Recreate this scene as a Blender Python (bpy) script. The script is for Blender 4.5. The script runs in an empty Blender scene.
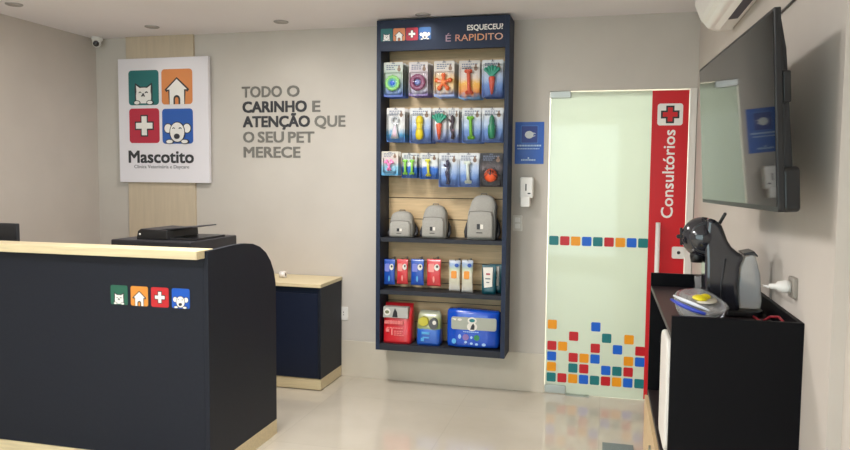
import bpy, bmesh, math, random
from mathutils import Vector, Matrix
random.seed(7)
C = bpy.context.scene.collection
PI = math.pi

# ---------------------------------------------------------------- materials
def lin(h):
    h = h.lstrip('#'); out = []
    for i in (0, 2, 4):
        c = int(h[i:i+2], 16) / 255
        out.append(c/12.92 if c <= .04045 else ((c+.055)/1.055)**2.4)
    return (*out, 1)
MATS = {}
def mat(name, col, rough=.5, metal=0, spec=.5, noise=0, nscale=40, bump=0, coat=0, trans=0, emit=0, stretch=None):
    if name in MATS: return MATS[name]
    m = bpy.data.materials.new(name); m.use_nodes = True
    nt = m.node_tree; b = nt.nodes['Principled BSDF']
    c = lin(col)
    b.inputs['Base Color'].default_value = c
    b.inputs['Roughness'].default_value = rough
    b.inputs['Metallic'].default_value = metal
    b.inputs['Specular IOR Level'].default_value = spec
    b.inputs['Coat Weight'].default_value = coat
    b.inputs['Coat Roughness'].default_value = .08
    b.inputs['Transmission Weight'].default_value = trans
    if emit:
        b.inputs['Emission Color'].default_value = c
        b.inputs['Emission Strength'].default_value = emit
    if noise or bump:
        tc = nt.nodes.new('ShaderNodeTexCoord'); mp = nt.nodes.new('ShaderNodeMapping')
        if stretch: mp.inputs['Scale'].default_value = stretch
        n = nt.nodes.new('ShaderNodeTexNoise'); n.inputs['Scale'].default_value = nscale
        n.inputs['Detail'].default_value = 4
        nt.links.new(tc.outputs['Object'], mp.inputs['Vector']); nt.links.new(mp.outputs[0], n.inputs['Vector'])
        if noise:
            r = nt.nodes.new('ShaderNodeValToRGB')
            r.color_ramp.elements[0].position = .3; r.color_ramp.elements[1].position = .7
            r.color_ramp.elements[0].color = tuple(x*(1-noise) for x in c[:3]) + (1,)
            r.color_ramp.elements[1].color = tuple(min(1, x*(1+noise)) for x in c[:3]) + (1,)
            nt.links.new(n.outputs['Fac'], r.inputs['Fac']); nt.links.new(r.outputs['Color'], b.inputs['Base Color'])
        if bump:
            bp = nt.nodes.new('ShaderNodeBump'); bp.inputs['Strength'].default_value = bump; bp.inputs['Distance'].default_value = .002
            nt.links.new(n.outputs['Fac'], bp.inputs['Height']); nt.links.new(bp.outputs[0], b.inputs['Normal'])
    MATS[name] = m
    return m
def ramp_mat(name, stops, rough=.35, noise=.18, nscale=9, axis='Z', coat=.3):
    """printed card: bands of colour down the card broken up by a soft printed pattern"""
    if name in MATS: return MATS[name]
    m = bpy.data.materials.new(name); m.use_nodes = True
    nt = m.node_tree; b = nt.nodes['Principled BSDF']; b.inputs['Roughness'].default_value = rough
    b.inputs['Coat Weight'].default_value = coat; b.inputs['Coat Roughness'].default_value = .1
    tc = nt.nodes.new('ShaderNodeTexCoord'); sp = nt.nodes.new('ShaderNodeSeparateXYZ')
    n = nt.nodes.new('ShaderNodeTexNoise'); n.inputs['Scale'].default_value = nscale; n.inputs['Detail'].default_value = 2
    ma = nt.nodes.new('ShaderNodeMath'); ma.operation = 'MULTIPLY_ADD'; ma.inputs[1].default_value = noise*2
    sb = nt.nodes.new('ShaderNodeMath'); sb.operation = 'SUBTRACT'; sb.inputs[1].default_value = noise
    r = nt.nodes.new('ShaderNodeValToRGB')
    while len(r.color_ramp.elements) < len(stops): r.color_ramp.elements.new(.5)
    for e, (p, c) in zip(r.color_ramp.elements, stops): e.position = p
    for e, (p, c) in zip(r.color_ramp.elements, stops): e.color = lin(c)
    nt.links.new(tc.outputs['Generated'], sp.inputs[0]); nt.links.new(tc.outputs['Generated'], n.inputs['Vector'])
    nt.links.new(n.outputs['Fac'], ma.inputs[0]); nt.links.new(sp.outputs[axis], ma.inputs[2])
    nt.links.new(ma.outputs[0], sb.inputs[0]); nt.links.new(sb.outputs[0], r.inputs['Fac'])
    nt.links.new(r.outputs['Color'], b.inputs['Base Color'])
    MATS[name] = m
    return m
def clear_mat(name, tint='#ffffff', opac=.12, rough=.08, ior=1.38):
    """thin clear plastic or plain glass: mostly see-through with fresnel reflections and a little haze"""
    if name in MATS: return MATS[name]
    m = bpy.data.materials.new(name); m.use_nodes = True
    nt = m.node_tree; nt.nodes.clear()
    o = nt.nodes.new('ShaderNodeOutputMaterial'); t = nt.nodes.new('ShaderNodeBsdfTransparent'); t.inputs[0].default_value = lin(tint)
    d = nt.nodes.new('ShaderNodeBsdfDiffuse'); d.inputs[0].default_value = (.8, .82, .85, 1)
    g = nt.nodes.new('ShaderNodeBsdfGlossy'); g.inputs['Roughness'].default_value = rough
    f = nt.nodes.new('ShaderNodeFresnel'); f.inputs[0].default_value = ior
    m1 = nt.nodes.new('ShaderNodeMixShader'); m1.inputs[0].default_value = opac
    m2 = nt.nodes.new('ShaderNodeMixShader')
    nt.links.new(t.outputs[0], m1.inputs[1]); nt.links.new(d.outputs[0], m1.inputs[2])
    nt.links.new(f.outputs[0], m2.inputs[0]); nt.links.new(m1.outputs[0], m2.inputs[1]); nt.links.new(g.outputs[0], m2.inputs[2])
    nt.links.new(m2.outputs[0], o.inputs[0])
    MATS[name] = m
    return m
def frosted_mat():
    m = bpy.data.materials.new('frosted_glass'); m.use_nodes = True
    nt = m.node_tree; nt.nodes.clear()
    o = nt.nodes.new('ShaderNodeOutputMaterial')
    t = nt.nodes.new('ShaderNodeBsdfTranslucent'); t.inputs[0].default_value = lin('#e8eee4')
    d = nt.nodes.new('ShaderNodeBsdfDiffuse'); d.inputs[0].default_value = lin('#ccd4ca')
    g = nt.nodes.new('ShaderNodeBsdfGlossy'); g.inputs['Roughness'].default_value = .04
    f = nt.nodes.new('ShaderNodeFresnel'); f.inputs[0].default_value = 1.5
    m1 = nt.nodes.new('ShaderNodeMixShader'); m1.inputs[0].default_value = .45
    m2 = nt.nodes.new('ShaderNodeMixShader')
    nt.links.new(t.outputs[0], m1.inputs[1]); nt.links.new(d.outputs[0], m1.inputs[2])
    nt.links.new(f.outputs[0], m2.inputs[0]); nt.links.new(m1.outputs[0], m2.inputs[1]); nt.links.new(g.outputs[0], m2.inputs[2])
    nt.links.new(m2.outputs[0], o.inputs[0])
    return m

wall_m = mat('wall_paint', '#c8c2ba', .75, noise=.03, nscale=3, bump=.15)
side_m = mat('side_wall_paint', '#c9c1b9', .7, noise=.03, nscale=3, bump=.15)
ceil_m = mat('ceiling_paint', '#efeaec', .85, noise=.02, nscale=2)
base_m = mat('baseboard_porcelain', '#cfc7b8', .25, noise=.03, nscale=5)
wood_m = mat('light_oak', '#d0b48a', .45, noise=.10, nscale=6, stretch=(1, 1, 14))
woodh_m = mat('light_oak_horizontal', '#e2d2ab', .42, noise=.08, nscale=6, stretch=(1, 14, 14))
woodp_m = mat('pale_oak_panel', '#c8b9a2', .6, noise=.06, nscale=5, stretch=(8, 8, .6))
dark_m = mat('charcoal_laminate', '#20242e', .5, spec=.22, noise=.05, nscale=60, bump=.1)
navy_m = mat('navy_laminate', '#182034', .45, spec=.3, noise=.05, nscale=60, bump=.1)
frame_m = mat('slate_blue_laminate', '#202c44', .5, spec=.3, noise=.05, nscale=60)
shelf_m = mat('charcoal_shelf_board', '#2b2e36', .5, spec=.3, noise=.05, nscale=60)
black_m = mat('black_laminate', '#07070c', .5, spec=.14, noise=.08, nscale=70)
blackb_m = mat('brown_black_laminate', '#2a1f22', .4, noise=.08, nscale=30)
pblack_m = mat('black_plastic', '#17181b', .35)
pgrey_m = mat('dark_grey_plastic', '#2c2e33', .35)
gloss_m = mat('gloss_black_plastic', '#24252d', .14, coat=.7)
white_m = mat('white_plastic', '#eceae6', .35)
wpaint_m = mat('white_lacquer', '#e6e2dc', .35)
acry_m = mat('white_sign_board', '#e9e6ec', .4)
metal_m = mat('brushed_steel', '#b4b6b2', .3, metal=1)
wire_m = mat('grey_wire', '#7d7a76', .35, metal=.8)
red_m = mat('red_vinyl', '#d0121f', .35)
ink_m = mat('ink_charcoal', '#2b2b30', .5)
inkg_m = mat('grey_letters', '#77756f', .5)
inkd_m = mat('dark_letters', '#35363b', .5)
teal_m = mat('teal_vinyl', '#04777c', .35); tred_m = mat('bright_red_vinyl', '#c80f20', .35)
yel_m = mat('amber_vinyl', '#f59f08', .35); blu_m = mat('blue_vinyl', '#0562d6', .35)
wv_m = mat('white_vinyl', '#f2f0ec', .4)
# emblem tints: the wall sign is printed softer than the stickers
s_teal = mat('sign_teal', '#2a7273', .45); s_or = mat('sign_orange', '#dd8d55', .45)
s_red = mat('sign_crimson', '#bd3046', .45); s_blu = mat('sign_blue', '#2d5fb4', .45)
e_teal = mat('sticker_green', '#236450', .4); e_or = mat('sticker_orange', '#e0923a', .4)
e_red = mat('sticker_red', '#c8242c', .4); e_blu = mat('sticker_blue', '#0c58c4', .4)
blister_m = clear_mat('clear_blister', '#ffffff', .01, .10, 1.22)

# floor: polished porcelain slabs with hair-thin joints
def floor_mat():
    m = bpy.data.materials.new('polished_porcelain'); m.use_nodes = True
    nt = m.node_tree; b = nt.nodes['Principled BSDF']
    tc = nt.nodes.new('ShaderNodeTexCoord')
    br = nt.nodes.new('ShaderNodeTexBrick'); br.offset = 0; br.inputs['Scale'].default_value = 1
    br.inputs['Brick Width'].default_value = .9; br.inputs['Row Height'].default_value = .9
    br.inputs['Mortar Size'].default_value = .0016
    br.inputs['Color1'].default_value = lin('#d3cbbc'); br.inputs['Color2'].default_value = lin('#cfc7b8'); br.inputs['Mortar'].default_value = lin('#c4bcad')
    n = nt.nodes.new('ShaderNodeTexNoise'); n.inputs['Scale'].default_value = 1.6; n.inputs['Detail'].default_value = 5
    r = nt.nodes.new('ShaderNodeValToRGB'); r.color_ramp.elements[0].color = (.88, .87, .85, 1); r.color_ramp.elements[1].color = (1, 1, 1, 1)
    r.color_ramp.elements[0].position = .35; r.color_ramp.elements[1].position = .65
    mx = nt.nodes.new('ShaderNodeMix'); mx.data_type = 'RGBA'; mx.blend_type = 'MULTIPLY'; mx.inputs[0].default_value = 1
    nt.links.new(tc.outputs['Object'], br.inputs['Vector']); nt.links.new(tc.outputs['Object'], n.inputs['Vector'])
    nt.links.new(n.outputs['Fac'], r.inputs['Fac']); nt.links.new(br.outputs['Color'], mx.inputs[6]); nt.links.new(r.outputs['Color'], mx.inputs[7])
    nt.links.new(mx.outputs[2], b.inputs['Base Color'])
    b.inputs['Roughness'].default_value = .09; b.inputs['Specular IOR Level'].default_value = .7
    return m
floor_m = floor_mat()

# ---------------------------------------------------------------- mesh builder
class MB:
    def __init__(s): s.bm = bmesh.new(); s.mi = 0
    def _f(s, vs):
        try: f = s.bm.faces.new(vs)
        except ValueError: return
        f.material_index = s.mi; f.smooth = getattr(s, 'sm', False)
        return f
    def box(s, x0, x1, y0, y1, z0, z1):
        v = [s.bm.verts.new((x, y, z)) for x in (x0, x1) for y in (y0, y1) for z in (z0, z1)]
        for q in ((0,1,3,2), (4,6,7,5), (0,4,5,1), (2,3,7,6), (0,2,6,4), (1,5,7,3)): s._f([v[i] for i in q])
        return s
    def prism(s, pts, a0, a1, axis='y'):
        def P(p, a): return (p[0], a, p[1]) if axis == 'y' else ((a, p[0], p[1]) if axis == 'x' else (p[0], p[1], a))
        A = [s.bm.verts.new(P(p, a0)) for p in pts]; B = [s.bm.verts.new(P(p, a1)) for p in pts]
        sm = getattr(s, 'sm', False); s.sm = False
        s._f(A); s._f(B[::-1]); s.sm = sm
        n = len(pts)
        for i in range(n): s._f([A[i], B[i], B[(i+1) % n], A[(i+1) % n]])
        return s
    def rings(s, rings, cap=True, close=False):
        R = [[s.bm.verts.new(p) for p in r] for r in rings]
        n = len(R[0]); sm = getattr(s, 'sm', True); s.sm = True
        k = len(R)
        for a in range(k if close else k-1):
            A, B = R[a], R[(a+1) % k]
            for i in range(n): s._f([A[i], A[(i+1) % n], B[(i+1) % n], B[i]])
        if cap and not close: s._f(R[0][::-1]); s._f(R[-1])
        s.sm = sm
        return s
    def tube(s, path, r, n=8):
        path = [Vector(p) for p in path]; rr = r if isinstance(r, (list, tuple)) else [r]*len(path)
        out = []; up = None
        for i, p in enumerate(path):
            d = (path[min(i+1, len(path)-1)] - path[max(i-1, 0)]).normalized()
            if up is None:
                up = Vector((0, 0, 1)) if abs(d.z) < .9 else Vector((1, 0, 0))
            u = d.cross(up).normalized(); w = u.cross(d).normalized(); up = w
            out.append([tuple(p + rr[i]*(math.cos(t)*u + math.sin(t)*w)) for t in (2*PI*j/n for j in range(n))])
        return s.rings(out)
    def lathe(s, prof, c=(0, 0, 0), n=20, axis='z', sq=(1, 1)):
        """prof: (radius, height) pairs"""
        out = []
        for r, h in prof:
            ring = []
            for j in range(n):
                t = 2*PI*j/n; a, b = max(r, 1e-4)*math.cos(t)*sq[0], max(r, 1e-4)*math.sin(t)*sq[1]
                q = (a, b, h) if axis == 'z' else ((a, h, b) if axis == 'y' else (h, a, b))
                ring.append((c[0]+q[0], c[1]+q[1], c[2]+q[2]))
            out.append(ring)
        return s.rings(out)
    def ball(s, c, r, n=12):
        r = (r, r, r) if not isinstance(r, tuple) else r
        k = max(6, n//2+2); out = []
        for i in range(k+1):
            a = -PI/2 + PI*i/k; rr = max(math.cos(a), 1e-3)
            out.append([(c[0]+r[0]*rr*math.cos(2*PI*j/n), c[1]+r[1]*rr*math.sin(2*PI*j/n), c[2]+r[2]*math.sin(a)) for j in range(n)])
        return s.rings(out)
    def torus(s, c, R, r, n=28, m=10, bump=0, k=12, ysq=1):
        out = []
        for i in range(n):
            t = 2*PI*i/n; RR = R + bump*math.cos(k*t)
            out.append([(c[0]+(RR+r*math.cos(a))*math.cos(t), c[1]+r*ysq*math.sin(a), c[2]+(RR+r*math.cos(a))*math.sin(t)) for a in (2*PI*j/m for j in range(m))])
        return s.rings(out, cap=False, close=True)
    def loft(s, secs, n=32):
        """secs: (z, cx, cy, halfw, halfd, exponent)"""
        out = []
        for z, cx, cy, w, d, e in secs:
            ring = []
            for j in range(n):
                t = 2*PI*j/n; co, si = math.cos(t), math.sin(t)
                ring.append((cx + w*math.copysign(abs(co)**(2/e), co), cy + d*math.copysign(abs(si)**(2/e), si), z))
            out.append(ring)
        return s.rings(out)
    def capsule(s, a, b, r, n=10):
        a, b = Vector(a), Vector(b); d = (b-a); L = d.length; d.normalize()
        path = []; rr = []
        for i in range(5): t = PI/2*i/4; path.append(a - d*r*math.cos(t)); rr.append(max(r*math.sin(t), r*.05))
        for i in range(5): t = PI/2*i/4; path.append(b + d*r*math.sin(t)); rr.append(max(r*math.cos(t), r*.05))
        return s.tube(path, rr, n)

def circ(cx, cz, rx, rz=None, n=24, a0=0, a1=2*PI):
    rz = rz or rx
    full = abs(a1-a0-2*PI) < 1e-6
    return [(cx+rx*math.cos(a0+(a1-a0)*i/(n if full else n-1)), cz+rz*math.sin(a0+(a1-a0)*i/(n if full else n-1))) for i in range(n)]
def rrect(x0, x1, z0, z1, r, n=6):
    o = []
    for cx, cz, a in ((x1-r, z1-r, 0), (x0+r, z1-r, PI/2), (x0+r, z0+r, PI), (x1-r, z0+r, 1.5*PI)):
        for i in range(n+1): t = a + PI/2*i/n; o.append((cx+r*math.cos(t), cz+r*math.sin(t)))
    return o
def rev(pts): return [(x, z) for x, z in pts]

ORG = {}
def finish(o, bevel=0, subd=0, solid=0):
    if bevel:
        b = o.modifiers.new('edge', 'BEVEL'); b.width = bevel; b.segments = 3; b.limit_method = 'ANGLE'; b.angle_limit = .6
    if subd:
        b = o.modifiers.new('smooth', 'SUBSURF'); b.levels = subd; b.render_levels = subd
def obj(name, mb, m, parent=None, bevel=0, subd=0, local=False, origin=None, label=None):
    me = bpy.data.meshes.new(name)
    bmesh.ops.recalc_face_normals(mb.bm, faces=mb.bm.faces)
    if parent is not None: org = ORG[parent.name]
    else: org = Vector(origin) if origin else Vector((0, 0, 0))
    if not local and org.length: bmesh.ops.translate(mb.bm, verts=mb.bm.verts, vec=-org)
    mb.bm.to_mesh(me); mb.bm.free()
    for x in (m if isinstance(m, (list, tuple)) else [m]): me.materials.append(x)
    o = bpy.data.objects.new(name, me); C.objects.link(o)
    if parent is not None: o.parent = parent
    else: o.location = org
    ORG[o.name] = org
    if label: o['label'] = label
    finish(o, bevel, subd)
    return o
def thing(name, label, cat, loc, group=None, rot=None):
    o = bpy.data.objects.new(name, None); C.objects.link(o); o.location = loc; o.empty_display_size = .05
    o['label'] = label; o['category'] = cat
    if group: o['group'] = group
    if rot is not None: o.rotation_euler = rot
    ORG[o.name] = Vector(loc)
    return o
def tag(o, label, cat, group=None, kind=None):
    if label: o['label'] = label
    if cat: o['category'] = cat
    if group: o['group'] = group
    if kind: o['kind'] = kind
    return o
def struct(name, mb, m, parent=None, **k):
    o = obj(name, mb, m, parent, **k)
    if parent is None: o['kind'] = 'structure'
    return o
def dup(root, dloc, label=None, group=None):
    r = root.copy(); C.objects.link(r); r.location = root.location + Vector(dloc)
    if label: r['label'] = label
    if group: r['group'] = group
    for ch in list(root.children):
        c = ch.copy(); C.objects.link(c); c.parent = r
        for g in list(ch.children):
            d = g.copy(); C.objects.link(d); d.parent = c
    ORG[r.name] = Vector(r.location)
    return r
def B(*a): return MB().box(*a)

def lettering(name, s, x0, x1, z0, cap, y, m, parent, bold=0, ext=.001, vertical=False, space=1.0, label=None, sx=None):
    """text as a mesh: cap height = cap, squeezed to fit x0..x1 (or z-range when vertical), front at y"""
    def mk(t):
        c = bpy.data.curves.new('t', 'FONT'); c.body = t; c.size = 1; c.offset = 0; c.extrude = 0; c.resolution_u = 3
        c.space_character = space
        ob = bpy.data.objects.new('t', c); C.objects.link(ob)
        me = bpy.data.meshes.new_from_object(ob, preserve_all_data_layers=False, depsgraph=bpy.context.evaluated_depsgraph_get())
        C.objects.unlink(ob); bpy.data.objects.remove(ob); return me
    ref = mk('H'); capu = max(v.co.y for v in ref.vertices)
    me = mk(s)
    xs = [v.co.x for v in me.vertices]; a, b = min(xs), max(xs)
    mb = MB()
    for kk, (dx, dy) in enumerate(((0, 0),) if not bold else ((-bold, -bold), (bold, -bold), (-bold, bold), (bold, bold), (0, 0))):
        k = len(mb.bm.verts); mb.bm.from_mesh(me); mb.bm.verts.ensure_lookup_table()
        for v in mb.bm.verts[k:]: v.co.x += dx; v.co.y += dy; v.co.z += .04*kk
    sc = cap/capu; w = (x1-x0)/(b-a)
    geom = bmesh.ops.extrude_face_region(mb.bm, geom=mb.bm.faces[:])
    for v in [g for g in geom['geom'] if isinstance(g, bmesh.types.BMVert)]: v.co.z -= 1
    for v in mb.bm.verts:
        px, pz, d = (v.co.x-a)*w, v.co.y*sc, v.co.z
        if vertical: v.co = (z0 - pz, y - (ext*(1+d*1.5) if d > -.5 else 0), x0 + px)     # reads bottom to top, baseline at z0 (an x)
        else: v.co = (x0 + px, y - (ext*(1+d*1.5) if d > -.5 else 0), z0 + pz)
    return obj(name, mb, m, parent, label=label)

# ---------------------------------------------------------------- emblem tiles (cat, house, cross, dog)
def emblem(kind, cx, cz, s, y, parent, mt, dk=None, thick=.003, outline=True):
    """square tile of side s centred cx,cz with front at y; the picture is a sub-part"""
    dk = dk or ink_m; h = s/2
    tile = obj('emblem_tile', MB().prism(rrect(cx-h, cx+h, cz-h, cz+h, s*.1), y, y+thick), mt, parent)
    mb = MB(); L = [0]
    def lay(pts, mi):
        L[0] += 1; mb.mi = mi
        mb.prism([(cx+px*s, cz+pz*s) for px, pz in pts], y - .0004*L[0]*max(1, s/.1), y+.0002)
    def stroke(a, b, w, mi=1):
        dx, dz = b[0]-a[0], b[1]-a[1]; l = math.hypot(dx, dz); nx, nz = -dz/l*w/2, dx/l*w/2
        lay([(a[0]+nx, a[1]+nz), (b[0]+nx, b[1]+nz), (b[0]-nx, b[1]-nz), (a[0]-nx, a[1]-nz)], mi)
    if kind == 'cross':
        def plus(a, b): return [(-b,-a), (-a,-a), (-a,-b), (a,-b), (a,-a), (b,-a), (b,a), (a,a), (a,b), (-a,b), (-a,a), (-b,a)]
        lay(plus(.125, .315), 1); lay(plus(.085, .275), 0)
    elif kind == 'house':
        lay([(0,.27), (-.40,-.08), (-.34,-.15), (-.28,-.11), (-.255,-.5), (-.19,-.5), (.19,-.5), (.255,-.5), (.28,-.11), (.34,-.15), (.40,-.08)], 1)
        lay([(0,.215), (-.33,-.08), (-.235,-.08), (-.235,-.5), (.235,-.5), (.235,-.08), (.33,-.08)], 0)
        lay([(.11,-.5)] + [(p[0], p[1]) for p in circ(0, -.36, .11, .12, 12, 0, PI)] + [(-.11,-.5)], 1)
        lay([(.055,-.5)] + [(p[0], p[1]) for p in circ(0, -.37, .055, .07, 12, 0, PI)] + [(-.055,-.5)], 2)
    elif kind == 'cat':
        k = .03
        lay([(-.26-k,-.45), (-.27-k,.0), (-.25-k,.11+k), (-.10,.0+k), (.10,.0+k), (.25+k,.11+k), (.27+k,.0), (.26+k,-.45)], 1)
        lay([(-.24,-.45), (-.25,-.22), (-.235,-.1), (-.245,.07), (-.12,-.01), (-.05,.0), (.05,.0), (.12,-.01), (.245,.07), (.235,-.1), (.25,-.22), (.24,-.45)], 0)
        for sx in (-1, 1):
            lay(circ(sx*.22, -.43, .115, .07), 1); lay(circ(sx*.22, -.43, .09, .05), 0)
            stroke((sx*.15, -.15), (sx*.11, -.12), .018); stroke((sx*.11, -.12), (sx*.07, -.15), .018)
        lay([(-.03,-.17), (.03,-.17), (0,-.21)], 1); stroke((0,-.2), (-.05,-.25), .016); stroke((0,-.2), (.05,-.25), .016)
    elif kind == 'dog':
        for sx in (-1, 1): lay(circ(sx*.31, -.06, .14, .15), 1); lay(circ(sx*.31, -.06, .115, .125), 0)
        lay(circ(0, -.17, .255, .30), 1); lay(circ(0, -.17, .23, .275), 0)
        for sx in (-1, 1):
            lay(circ(sx*.25, -.44, .13, .07), 1); lay(circ(sx*.25, -.44, .105, .05), 0)
            stroke((sx*.15, -.07), (sx*.11, -.04), .018); stroke((sx*.11, -.04), (sx*.07, -.07), .018)
        lay(circ(0, -.29, .085, .075), 1)
    obj('emblem', mb, [wv_m, dk, mt], tile)
    return tile

# ================================================================ THE ROOM
XL, XR, YB, YF, ZC = -4.03, .57, 4.95, -2.4, 2.6
struct('floor', B(XL-.1, 1.2, YF-.1, 7.6, -.1, 0), floor_m)
struct('ceiling', B(XL-.1, 1.2, YF-.1, YB+.12, ZC, ZC+.1), ceil_m)
w = MB(); w.box(XL-.1, -.386, YB, YB+.1, 0, ZC); w.box(-.386, .565, YB, YB+.1, 2.108, ZC); w.box(.565, 1.2, YB, YB+.1, 0, ZC)
struct('wall_back', w, wall_m)
struct('wall_left', B(XL-.1, XL, YF, YB, 0, ZC), side_m)
w = MB(); w.box(XR, XR+.12, 1.985, YB, 0, ZC); w.box(XR+.035, XR+.12, YF, 1.985, 0, ZC)
struct('wall_right', w, side_m)
# shopfront behind the photographer: sill, header, piers and one big window
w = MB(); w.box(XL, XR+.12, YF-.12, YF, 2.45, ZC); w.box(XL, -3.6, YF-.12, YF, 0, 2.45); w.box(.25, XR+.12, YF-.12, YF, 0, 2.45)
w.box(-3.6, .25, YF-.12, YF, 0, .12)
struct('wall_front', w, side_m)
w = MB()
for x in (-3.6, -2.33, -1.06, .20): w.box(x, x+.05, YF-.09, YF-.03, .12, 2.45)
w.box(-3.6, .25, YF-.09, YF-.03, .12, .17); w.box(-3.6, .25, YF-.09, YF-.03, 2.40, 2.45)
win = struct('window_1', w, wpaint_m)
obj('pane', B(-3.58, .23, YF-.065, YF-.057, .15, 2.42), clear_mat('window_glass', '#f4fbf8', .0, .01), win)
struct('baseboard_back', MB().box(XL+.01, -.386, YB-.008, YB, 0, .275), base_m, bevel=.002)
struct('baseboard_left', B(XL, XL+.008, YF, YB-.008, 0, .275), base_m, bevel=.002)
struct('trim_1', B(-3.733, -3.128, YB-.022, YB, .0, ZC), woodp_m, bevel=.001)
struct('trim_2', MB().box(.522, .565, YB-.012, YB+.1, 0, 2.108), wpaint_m, bevel=.002)
# consulting room glimpsed as light through the frosted door
w = MB(); w.box(-1.6, -1.5, YB+.1, 7.5, 0, ZC); w.box(1.1, 1.2, YB+.1, 7.5, 0, ZC); w.box(-1.6, 1.2, 7.4, 7.5, 0, ZC)
struct('wall_clinic', w, wpaint_m)
struct('ceiling_clinic', B(-1.6, 1.2, YB+.12, 7.5, ZC, ZC+.1), wpaint_m)

# ---- frosted glass door with red band
fr = frosted_mat()
door = struct('door_1', B(-.378, .520, YB+.004, YB+.014, .003, 2.10), fr)
rv = obj('red_vinyl_strip', B(.287, .518, YB+.0028, YB+.004, .010, 2.098), red_m, door, label='red vinyl band down the right of the door')
bx = obj('cross_plate', MB().prism(rrect(.322, .482, 1.868, 2.012, .018), YB+.0016, YB+.0028), wv_m, rv)
def plus(cx, cz, a, b): return [(cx+p, cz+q) for p, q in [(-b,-a), (-a,-a), (-a,-b), (a,-b), (a,-a), (b,-a), (b,a), (a,a), (a,b), (-a,b), (-a,a), (-b,a)]]
w = MB(); w.prism(plus(.402, 1.94, .026, .058), YB+.0006, YB+.0016); w.mi = 1; w.prism(plus(.402, 1.94, .015, .046), YB-.0002, YB+.0006)
obj('cross_mark', w, [ink_m, red_m], rv)
lettering('lettering', 'Consultórios', 1.255, 1.838, .437, .072, YB+.0026, wv_m, rv, bold=.012, ext=.0012, vertical=True, label='white upright lettering reading Consultórios')
# square stickers
CO = {'t': 0, 'r': 1, 'y': 2, 'b': 3}
w = MB(); P = .0742
for i, c in enumerate('trybtrybt'):
    w.mi = CO[c]; x = -.370 + i*P; w.prism(rrect(x, x+.064, 1.049, 1.112, .008, 3), YB+.0026, YB+.004)
obj('sticker_band', w, [teal_m, tred_m, yel_m, blu_m], door, label='row of coloured squares across the middle')
cols = ['tybr.y', 'r..y', 'ytr.r', 'bry', 't.br.b', 'rb..t', 'yt.b', 'bry.y', 't.br']
w = MB()
for i, col in enumerate(cols):
    for k, c in enumerate(col):
        if c == '.': continue
        w.mi = CO[c]; x = -.368 + i*P; z = .082 + k*.0752; w.prism(rrect(x, x+.063, z, z+.064, .008, 3), YB+.0026, YB+.004)
obj('sticker_mosaic', w, [teal_m, tred_m, yel_m, blu_m], door, label='scattered coloured squares at the foot')
w = MB(); w.prism(rrect(-.384, -.243, 2.060, 2.106, .008), YB-.008, YB+.018); obj('hinge_clamp', w, metal_m, door, bevel=.003)
w = MB(); w.prism(rrect(-.382, -.235, .004, .062, .008), YB-.008, YB+.018); obj('hinge_clamp', w, metal_m, door, bevel=.003)
obj('floor_closer', B(-.235, -.075, YB-.035, YB+.03, .0005, .006), metal_m, door, label='dark floor spring cover')
hd = obj('handle', MB().tube([(.345, YB-.045, .55), (.345, YB-.045, 1.225)], .0155, 14), white_m, door, label='upright white tubular handle')
w = MB()
for z in (.72, 1.06): w.tube([(.345, YB-.045, z), (.345, YB+.004, z)], .010, 8)
obj('handle_mount', w, metal_m, hd)
lk = obj('lock_case', MB().prism(rrect(.440, .520, .985, 1.065, .012), YB-.018, YB+.004), white_m, door, bevel=.003, label='small white lock case')
obj('keyhole', MB().lathe([(.0, -.002), (.011, -.001), (.011, .002)], (.482, YB-.018, 1.026), 14, 'y'), ink_m, lk)

# ---------------------------------------------------------------- ceiling
def downlight(x, y, label, power, lit=True, ang=150):
    t = thing('recessed_downlight', label, 'ceiling light', (x, y, ZC), 'small round recessed ceiling lights')
    w = MB(); w.torus((0, 0, 0), .047, .006, 28, 8)
    bmesh.ops.rotate(w.bm, verts=w.bm.verts, cent=(0, 0, 0), matrix=Matrix.Rotation(PI/2, 3, 'X'))
    bmesh.ops.translate(w.bm, verts=w.bm.verts, vec=(x, y, ZC-.002)); obj('trim_ring', w, mat('ring_grey', '#aaa5a2', .4), t)
    obj('lens', MB().lathe([(.044, -.003), (.0, -.004)], (x, y, ZC-.001), 20), mat('lens_grey', '#bcb6b2', .5), t)  # plain light grey lens, its material emits nothing
    l = bpy.data.lights.new('downlight_bulb', 'SPOT'); l.energy = power; l.spot_size = math.radians(ang); l.spot_blend = .7; l.shadow_soft_size = .06
    l.color = (1, .95, .88)
    o = bpy.data.objects.new('downlight_bulb', l); C.objects.link(o); o.parent = t; o.location = (0, 0, -.03)
PW = 1.5
downlight(-3.715, 3.817, 'recessed ceiling light at the far left, above the reception desk', PW)
downlight(-3.264, 4.61, 'recessed ceiling light above the white wall sign', PW)
downlight(-2.251, 4.654, 'recessed ceiling light above the grey wall slogan', PW)
downlight(-1.215, 4.655, 'recessed ceiling light above the header of the display shelf', PW*1.4)

# security camera
t = thing('security_camera', 'small white dome security camera in the ceiling corner', 'camera', (-3.965, 4.885, ZC))
obj('housing', MB().lathe([(.045, 0), (.045, -.018), (.036, -.03), (.02, -.034)], (-3.965, 4.885, ZC), 24), white_m, t)
obj('camera_ball', MB().ball((-3.955, 4.87, ZC-.048), .034, 20), white_m, t)
obj('lens', MB().ball((-3.945, 4.850, ZC-.055), .024, 18), gloss_m, t, label='dark round lens')

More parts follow.
